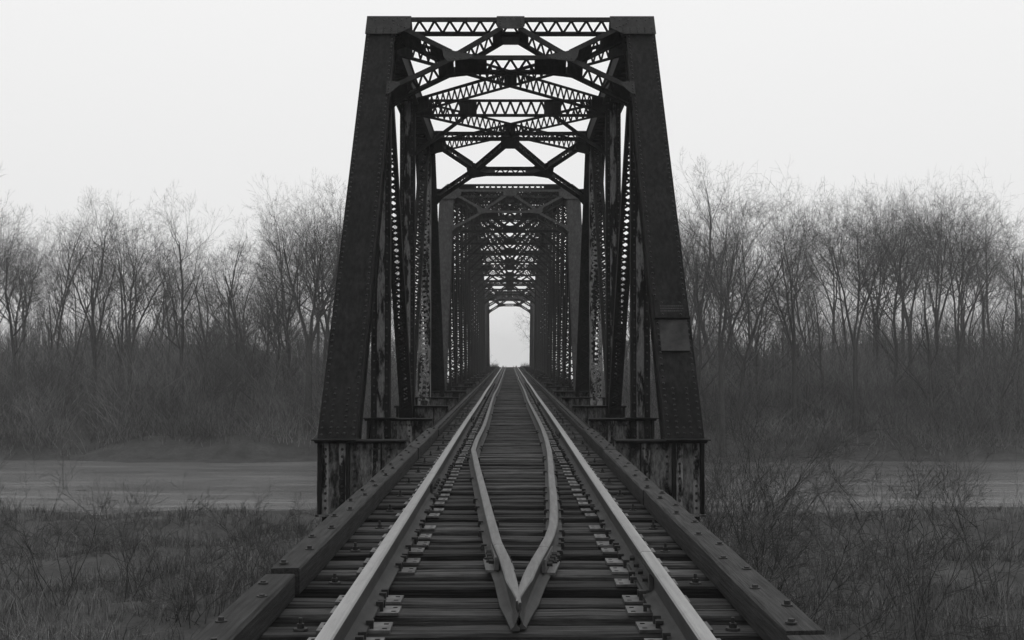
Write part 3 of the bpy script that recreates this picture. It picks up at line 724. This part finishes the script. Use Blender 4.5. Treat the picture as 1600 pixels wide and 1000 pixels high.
VAR = [tree_meshes(1, 17, 0.20, 0.6, 1.0, False, 0.16), tree_meshes(2, 18, 0.36, 0.62, 1.0, True), tree_meshes(3, 15, 0.15, 0.6, 0.95, False, 0.12), tree_meshes(4, 16, 0.18, 0.66, 1.0, False, 0.2), tree_meshes(5, 13, 0.12, 0.6, 1.0, False, 0.1), tree_meshes(6, 18, 0.22, 0.7, 0.95, True), tree_meshes(31, 13, 0.2, 0.85, 1.1, False, 0.18), tree_meshes(7, 16, 0.2, 0.8, 0.9, True), tree_meshes(8, 17, 0.17, 0.5, 0.85, False, 0.25), tree_meshes(9, 14, 0.16, 0.75, 0.95, False, 0.15), tree_meshes(10, 18, 0.21, 0.55, 0.9, False, 0.3)]
rt = random.Random(5)
def px_to_x(px, d): return (px - 796) / F_PX * d - 0.022
def tree(px, d, var, sc, label, group='bare trees in the mist', rz=None, name='bare_tree'):
    x = px_to_x(px, d); rz = rt.uniform(0, 6.28) if rz is None else rz
    sc = sc * 0.86 if d < 140 else sc
    if group.endswith('bridge') and var in (0, 2, 3): var = rt.choice((var, 7, 8, 9, 10))
    root = thing(name, label, 'tree', (x, d, ground_z(x, d) - 0.05), group); root.rotation_euler = (0, 0, rz); root.scale = (sc, sc, sc * rt.uniform(0.9, 1.1))
    for nm, me in zip(('trunk', 'crown'), VAR[var]): link_mesh(nm, me, root)
    return root
ORD = ['first', 'second', 'third', 'fourth', 'fifth', 'sixth', 'seventh', 'eighth', 'ninth', 'tenth', 'eleventh', 'twelfth', 'thirteenth', 'fourteenth', 'fifteenth', 'sixteenth', 'seventeenth', 'eighteenth', 'nineteenth', 'twentieth']
# the row on the far bank, left of the bridge
lefts = [(-10, 93, 3, 1.0), (45, 96, 0, .95), (95, 92, 4, 1.05), (150, 97, 2, 1.0), (205, 93, 5, .92), (262, 96, 0, 1.0), (310, 92, 3, .98), (362, 97, 2, 1.05), (412, 93, 4, 1.1), (430, 100, 9, 1.0), (446, 99, 0, .93), (465, 104, 8, 1.0), (482, 91, 1, 0.85), (500, 102, 10, .95), (516, 97, 2, 1.0), (545, 93, 4, 1.05), (590, 96, 3, .95)]
for i, (px, d, v, s_) in enumerate(lefts):
    lab = 'tall bare tree with forked trunk just left of the near end post' if v == 1 else f'bare tree on the far bank, {ORD[i]} from the left edge of the picture'
    tree(px, d, v, s_, lab, 'bare trees on the far bank left of the bridge', 0.0 if v == 1 else None)
rights = [(1048, 99, 9, 1.0), (1062, 90, 4, 1.1), (1074, 103, 0, 1.1), (1082, 86, 0, 1.0), (1112, 93, 2, 1.1), (1130, 100, 8, 1.05), (1148, 88, 3, 1.05), (1168, 101, 9, 1.1), (1190, 95, 0, 1.0), (1240, 90, 5, .95), (1290, 94, 4, 1.15), (1335, 90, 2, 1.05), (1392, 95, 0, 1.0), (1450, 91, 3, 1.0), (1500, 95, 5, .9), (1555, 92, 2, 1.05), (1610, 94, 0, 1.0)]
for i, (px, d, v, s_) in enumerate(rights):
    tree(px, d, v, s_, f'bare tree on the far bank, {ORD[i]} to the right of the bridge', 'bare trees on the far bank right of the bridge')
tree(1128, 84.5, 5, 1.12, 'large forked bare tree at the water edge, right of the right end post', 'bare trees on the far bank right of the bridge', 2.0)
tree(858, 152, 6, 0.7, 'faint bare tree beyond the far end of the bridge, right of the track', 'bare trees beyond the bridge', 1.0)
# the wood behind
for side, (a, b) in (('left', (-30, 650)), ('right', (960, 1640))):
    for row in range(3):
        px = a + rt.uniform(0, 30); num = 0
        while px < b:
            d = 106 + row * 14 + rt.uniform(-3, 3)
            tree(px, d, rt.choice((0, 2, 3, 4, 5, 7, 8, 9, 10)), rt.uniform(0.7, 1.02), f'bare tree in the {("second", "third", "hindmost")[row]} row of the misty {side} wood, {ORD[num] if num < 20 else "last"} from the left', f'bare trees deep in the wood on the {side}')
            px += rt.uniform(34, 66); num += 1

# ------------------------------------------------------------------ shrubs, undergrowth, grass
def shrub_mesh(seed, H, n, dens=4, thin=0.010, lean=0.35):
    r = random.Random(seed); mb = MB()
    def stem(p, d, L, rad, lev):
        k = 4 if lev == 0 else 3; pts, rads = [p.copy()], [rad]; ds = [d]
        for i in range(k):
            d = (d + Vector((r.gauss(0, .16), r.gauss(0, .16), r.gauss(0, .12) + (0.02 if lev else -0.02)))).normalized(); p = p + d * L / k; pts.append(p.copy()); rads.append(max(0.0022, rad * (1 - (i + 1) / k * .8))); ds.append(d)
        branch_mesh(mb, pts, rads, 4 if lev == 0 else 3)
        if lev < 3:
            for c in range(r.randint(dens - 1, dens + 1)):
                t = r.uniform(.25, 1) * k; i = min(k - 1, int(t)); q = pts[i].lerp(pts[i + 1], t - i)
                u = ds[i].orthogonal().normalized(); v = ds[i].cross(u); a = r.uniform(0, 6.28); an = r.uniform(.35, .9)
                stem(q, (ds[i] * math.cos(an) + (u * math.cos(a) + v * math.sin(a)) * math.sin(an)).normalized(), L * r.uniform(.35, .6), rad * .5, lev + 1)
    for i in range(n):
        stem(Vector((r.gauss(0, .18), r.gauss(0, .18), -0.1)), Vector((r.gauss(0, lean), r.gauss(0, lean), 1)).normalized(), H * r.uniform(.6, 1.05), thin * r.uniform(.8, 1.5), 0)
    return mb.mesh('branches', 'twig')
SH = [shrub_mesh(11, 2.3, 9), shrub_mesh(12, 1.7, 9, 4, 0.008), shrub_mesh(13, 2.7, 7, 5, 0.012, 0.25), shrub_mesh(14, 1.2, 11, 4, 0.006, 0.5)]
def shrub(px, d, v, sc, label, group='bare shrubs on the near bank'):
    x = px_to_x(px, d); root = thing('bare_shrub', label, 'shrub', (x, d, ground_z(x, d)), group); root.rotation_euler = (0, 0, rt.uniform(0, 6.28)); root.scale = (sc,) * 3
    link_mesh('branches', SH[v], root)
for px, d, v, s_, lab in ((1128, 19, 0, 1.0, 'twiggy bare shrub right beside the near floor beam end'), (1152, 16.5, 1, 1.0, 'low bare shrub beside the right guard timber'), (1185, 20, 2, .9, 'tall bare shrub next right of the one at the floor beam'),
                          (1250, 17, 1, 1.1, 'bushy bare shrub on the right bank, second right of the tall one'), (1330, 22, 2, 1.0, 'upright bare shrub halfway to the right picture edge'), (1440, 19, 0, 1.0, 'wide bare shrub nearer the right picture edge'), (1550, 24, 2, 1.1, 'bare shrub at the right picture edge'),
                          (1150, 12.5, 3, 1.3, 'tangled low shrub touching the right guard timber'), (1205, 13.5, 1, 1.0, 'bare shrub close behind the tangled one at the right guard timber'), (1112, 24, 2, 1.0, 'thin tall shrub behind the right floor beam end'), (1140, 22, 0, 1.15, 'dense bare shrub between the floor beam end and the water on the right'), (1170, 28, 2, 1.3, 'tall leaning shrub in front of the water on the right'), (1380, 15, 3, 1.5, 'sprawling low shrub on the right bank slope'),
                          (458, 20, 3, 1.0, 'low scrubby shrub left of the near floor beam end'), (395, 22, 1, 1.0, 'bare shrub on the left bank, next left of the floor beam'), (300, 18, 3, 1.2, 'sprawling low shrub on the left bank slope'), (215, 24, 0, 1.0, 'tall bare shrub on the left bank slope'), (90, 20, 1, 1.2, 'bushy bare shrub near the left picture edge'), (20, 27, 2, 1.0, 'upright bare shrub at the left picture edge')):
    shrub(px, d, v, s_, lab)
for side, (a, b) in (('left', (-20, 600)), ('right', (1040, 1620))):
    px = a; num = 0
    while px < b and num < 20:
        shrub(px, rt.uniform(88.5, 95), rt.choice((0, 1, 2, 3)), rt.uniform(1.3, 2.3), f'bush at the foot of the far bank wood on the {side}, {ORD[num]} from the left', 'bushes along the far bank'); num += 1
        px += rt.uniform(24, 42)
ug = MB(); ru = random.Random(3)
for i in range(24000):                                   # brush along the far bank and under the wood
    d = 87 + abs(ru.gauss(0, 12)); px = ru.uniform(-60, 1660); x = px_to_x(px, d)
    if abs(x) < 7 and d < 140: continue
    z = ground_z(x, d)
    if z < -5.9: continue
    if math.sin(x * .45 + math.sin(d * .21) * 2) + math.sin(x * 1.1 + d * .3) < ru.uniform(-1.9, .7): continue
    H = (ru.uniform(0.8, 3.4) if i % 3 else ru.uniform(3, 7.5)) * (0.5 if d < 90 else 1); p = Vector((x, d, z - 0.05)); dr = Vector((ru.gauss(0, .3), ru.gauss(0, .3), 1)).normalized(); pts = [p]
    for k in range(3):
        dr = (dr + Vector((ru.gauss(0, .22), ru.gauss(0, .22), -0.05 * k))).normalized(); pts.append(pts[-1] + dr * H / 3)
    branch_mesh(ug, pts, [0.018, 0.014, 0.009, 0.004], 3)
    for c in range(2):
        q = pts[1 + c]; dr2 = (dr + Vector((ru.gauss(0, .6), ru.gauss(0, .6), .1))).normalized(); branch_mesh(ug, [q, q + dr2 * H * .35, q + dr2 * H * .5 + Vector((ru.gauss(0, .1), 0, ru.gauss(0, .1)))], [0.009, 0.006, 0.003], 3)
for i in range(11000):                                    # thin saplings filling the wood
    d = ru.uniform(97, 150); px = ru.uniform(-60, 1660); x = px_to_x(px, d)
    if abs(x) < 8: continue
    if math.sin(x * .35 + 2 * math.sin(d * .11)) + math.sin(x * .83 + d * .2) < ru.uniform(-1.8, .9): continue
    H = ru.uniform(2.5, 8.0) * (.75 + .35 * math.sin(x * .4 + d * .3)); p = Vector((x, d, ground_z(x, d) - 0.05)); dr = Vector((ru.gauss(0, .12), ru.gauss(0, .12), 1)).normalized(); pts = [p]
    for k in range(4):
        dr = (dr + Vector((ru.gauss(0, .12), ru.gauss(0, .12), 0.03))).normalized(); pts.append(pts[-1] + dr * H / 4)
    branch_mesh(ug, pts, [0.035, 0.028, 0.02, 0.012, 0.004], 3)
    for c in range(5):
        q = pts[1 + c % 3].lerp(pts[2 + c % 3], ru.random()); dr2 = (Z * .8 + Vector((ru.gauss(0, .6), ru.gauss(0, .6), 0))).normalized(); branch_mesh(ug, [q, q + dr2 * H * .18, q + dr2 * H * .3 + Vector((ru.gauss(0, .2), 0, ru.gauss(0, .2)))], [0.014, 0.009, 0.004], 3)
for i in range(7000):                                    # low brush over the rise behind
    d = ru.uniform(118, 152); px = ru.uniform(-60, 1660); x = px_to_x(px, d)
    if abs(x) < 9: continue
    H = ru.uniform(1, 4.2) * (.7 + .5 * math.sin(x * .5 + d)); p = Vector((x, d, ground_z(x, d) - 0.05)); dr = Vector((ru.gauss(0, .3), ru.gauss(0, .3), 1)).normalized()
    branch_mesh(ug, [p, p + dr * H * .5, p + dr * H + Vector((ru.gauss(0, .3), 0, 0))], [0.03, 0.02, 0.006], 3)
    for c in range(3):
        q = p + dr * H * ru.uniform(.3, .8); dr2 = (Z + Vector((ru.gauss(0, .7), ru.gauss(0, .7), 0))).normalized(); branch_mesh(ug, [q, q + dr2 * H * .35], [0.014, 0.005], 3)
o = ug.build('undergrowth', 'brush'); tag(o, 'tangled leafless undergrowth along the far river bank under the trees', 'undergrowth', None, 'stuff')
gr = MB(); rg = random.Random(9)
for i in range(7500):                                    # tufts on the near bank
    d0 = 7 + 45 * rg.random() ** 1.3; x0 = px_to_x(rg.uniform(-80, 1680), d0)
    patch = math.sin(x0 * .8 + 2 * math.sin(d0 * .5)) + math.sin(d0 * .7 + x0 * .4)
    if patch < rg.uniform(-2.0, .5): continue
    big = rg.uniform(.5, 1.3) * (1.25 if patch > .7 else .85); lx, ly = rg.gauss(0, .25), rg.gauss(0, .25)
    for q in range(rg.randint(8, 18)):
        x = x0 + rg.gauss(0, .09 * big); d = d0 + rg.gauss(0, .09 * big)
        if (abs(x) < 1.75 and d < 18) or (abs(x) < 3.2 and d > 16.2): continue
        z = ground_z(x, d); H = rg.uniform(.18, .62) * big; an = rg.uniform(0, 6.28); wv_ = 0.003 + 0.00014 * d
        s_ = Vector((math.cos(an), math.sin(an), 0)) * wv_; ln = Vector((lx + rg.gauss(0, .35), ly + rg.gauss(0, .35), 0)) * H; p = Vector((x, d, z - .03))
        gr.add([p - s_, p + s_, p + s_ * .7 + ln * .35 + Z * H * .6, p - s_ * .7 + ln * .35 + Z * H * .6, p + ln + Z * H * (1 if rg.random() < .6 else .65)], [(0, 1, 2, 3), (3, 2, 4)])
for i in range(6000):                                    # grass on the far bank and beyond the bridge
    if rg.random() < .6: d = rg.uniform(86, 98); x = px_to_x(rg.uniform(-60, 1660), d)
    else: d = rg.uniform(137, 152); x = rg.choice((-1, 1)) * rg.uniform(1.4, 7)
    if abs(x) < 3 and d < 137: continue
    z = ground_z(x, d)
    if z < -6: continue
    H = rg.uniform(.3, .9); p = Vector((x, d, z - .03)); s_ = Vector((0.02, 0, 0)); ln = Vector((rg.gauss(0, .3), rg.gauss(0, .2), 0)) * H
    gr.add([p - s_, p + s_, p + ln + Z * H], [(0, 1, 2)])
o = gr.build('grass', 'grass'); tag(o, 'dry pale winter grass on the river banks', 'grass', None, 'stuff')
weed = shrub_mesh(21, 1.6, 6, 3, 0.012, 0.3)
root = thing('bare_shrub', 'small faint bush left of the track beyond the far portal', 'shrub', (-3.3, 146, ground_z(-3.3, 146)), 'bushes beyond the bridge'); link_mesh('branches', weed, root)

# ------------------------------------------------------------------ haze
hz = MB(); hz.box(-1000, 1000, -100, 1750, -90, 24)
hm = bpy.data.materials.new('mist'); hm.use_nodes = True; t = hm.node_tree; t.nodes.clear()
ho = t.nodes.new('ShaderNodeOutputMaterial'); hv = t.nodes.new('ShaderNodeVolumePrincipled')
hv.inputs['Color'].default_value = (0.95, 0.95, 0.95, 1); hv.inputs['Density'].default_value = 0.00062; hv.inputs['Anisotropy'].default_value = 0.2
t.links.new(hv.outputs[0], ho.inputs['Volume']); M['mist'] = hm
o = hz.build('haze', 'mist'); tag(o, 'pale morning mist filling the air over the river', 'mist', None, 'stuff')
